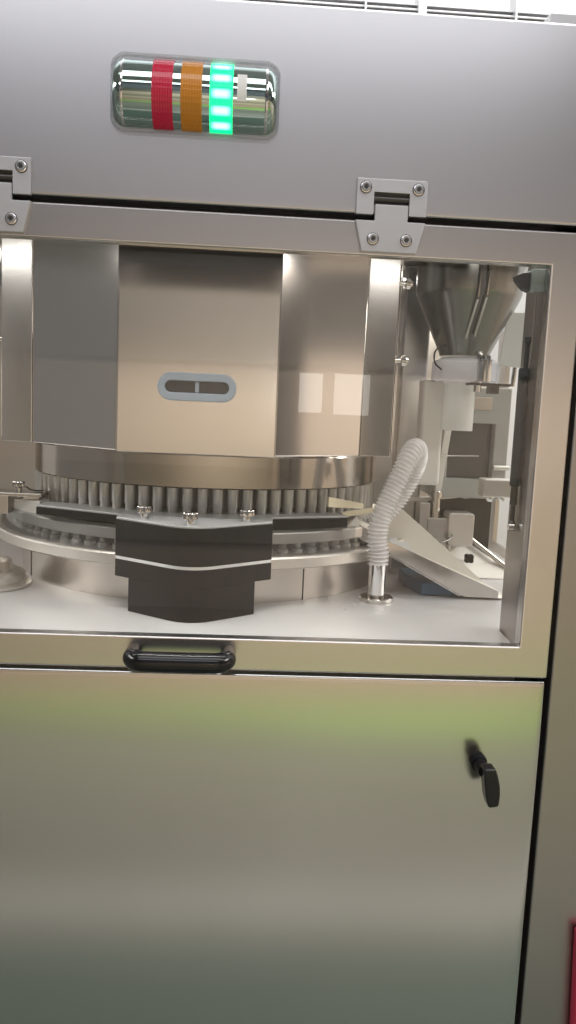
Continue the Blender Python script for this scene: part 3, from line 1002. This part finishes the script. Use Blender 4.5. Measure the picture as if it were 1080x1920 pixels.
# safety switch in the corner of the door, black gas strut on the pillar
sw = thing('safety_switch', 'small grey green safety switch in the upper right window corner', 'switch', (0.36, 0.035, 1.51))
bm = new(); add_box(bm, 0.3535, 0.3705, 0.030, 0.055, 1.5120, 1.5385)
obj('body', bm, m_teal, sw, 0.0012)
bm = new(); add_prism(bm, [(0.336, 1.524), (0.345, 1.514), (0.3533, 1.5105), (0.3533, 1.5350), (0.343, 1.5335), (0.334, 1.5300)], 0.034, 0.050, 'y')
obj('latch_head', bm, m_strut, sw, 0.001)
bm = new(); add_tube(bm, spline([(0.363, 0.042, 1.512), (0.3645, 0.042, 1.500), (0.366, 0.045, 1.47), (0.367, 0.05, 1.42)], 6), 0.0016, 8)
obj('cable', bm, m_pillar, sw)
gs = thing('gas_strut', 'long black gas strut upright along the right pillar', 'gas strut', (0.386, 0.13, 1.19))
bm = new(); add_lathe(bm, [(0.0, 1.255), (0.0065, 1.255), (0.0072, 1.257), (0.0072, 1.415), (0.0062, 1.418), (0, 1.418)], 20, (0.3765, 0.10, 0))
obj('barrel', bm, m_strut, gs)
bm = new(); add_lathe(bm, [(0.0032, 1.418), (0.0032, 1.452), (0.0045, 1.453), (0.0045, 1.460), (0, 1.460)], 12, (0.3785, 0.10, 0))
obj('piston', bm, m_strut, gs)
bm = new(); add_lathe(bm, [(0, 1.192), (0.005, 1.192), (0.006, 1.197), (0.005, 1.204), (0.0032, 1.206), (0.0032, 1.228), (0.005, 1.229), (0.005, 1.255)], 14, (0.3765, 0.10, 0))
obj('end_fitting', bm, m_dark, gs)
bm = new(); add_lathe(bm, [(0, -0.004), (0.005, -0.004), (0.005, 0.004), (0, 0.004)], 14, (0.3735, 0.094, 1.198), 'x')
obj('ball_stud', bm, m_chrome, gs)

# crumbs of powder on the deck
bm = new()
for k in range(46):
    a, rr = random.uniform(0, 2 * PI), abs(random.gauss(0, 0.022))
    x, y = 0.195 + rr * 1.5 * math.cos(a), 0.275 + rr * math.sin(a)
    s = random.uniform(0.0005, 0.0014)
    bmesh.ops.create_icosphere(bm, subdivisions=1, radius=s, matrix=Matrix.Translation((x, y, 1.0352 + s * 0.5)) @ Matrix.Diagonal((1.4, 1, 0.7, 1)))
o = obj('powder_crumbs', bm, m_speck)
o['kind'] = 'stuff'; o['label'] = 'pale powder crumbs scattered on the deck by the pipe'; o['category'] = 'crumbs'

# ------------------------------------------------------------------ above and beside the cabinet
bm = new(); add_box(bm, 0.356, 0.47, 0.05, 0.11, 1.8172, 1.851)
tag(obj('top_block', bm, m_bar, None, 0.002), 'grey metal block on top of the cabinet at the right edge', 'block')
pt = thing('glazed_partition', 'bright glazed partition with grey rails above the cabinet top', 'partition', (0.2, 1.05, 0))
bm = new(); add_box(bm, -2, 2.5, 1.06, 1.07, 0, 2.8)
obj('pane', bm, m_pane, pt)
for z0, z1, y in ((2.296, 2.301, 1.02), (2.281, 2.291, 1.03), (2.312, 2.316, 1.03), (2.262, 2.276, 1.025)):
    bm = new(); add_box(bm, -2, 2.5, y, 1.06, z0, z1)
    obj('rail', bm, m_bar, pt, 0.001)
for x, w in ((0.375, 0.010), (0.24, 0.0025), (0.60, 0.0025), (-0.3, 0.0025)):
    bm = new(); add_box(bm, x - w, x + w, 1.008, 1.06, 1.9, 2.8)
    obj('post', bm, m_bar, pt, 0.001)
rb = thing('red_board', 'red board beside the grey pillar with only its edge showing at the lower right', 'board', (0.60, -0.01, 0))
bm = new(); add_prism(bm, [(0.5030, 0.004), (0.74, 0.004), (0.710, 0.668), (0.4735, 0.660)], -0.018, -0.003, 'y')
obj('panel', bm, m_red, rb, 0.003, 3)
bm = new(); add_box(bm, 0.505, 0.735, -0.06, -0.002, 0.0, 0.0035)
obj('foot', bm, m_rubber, rb)
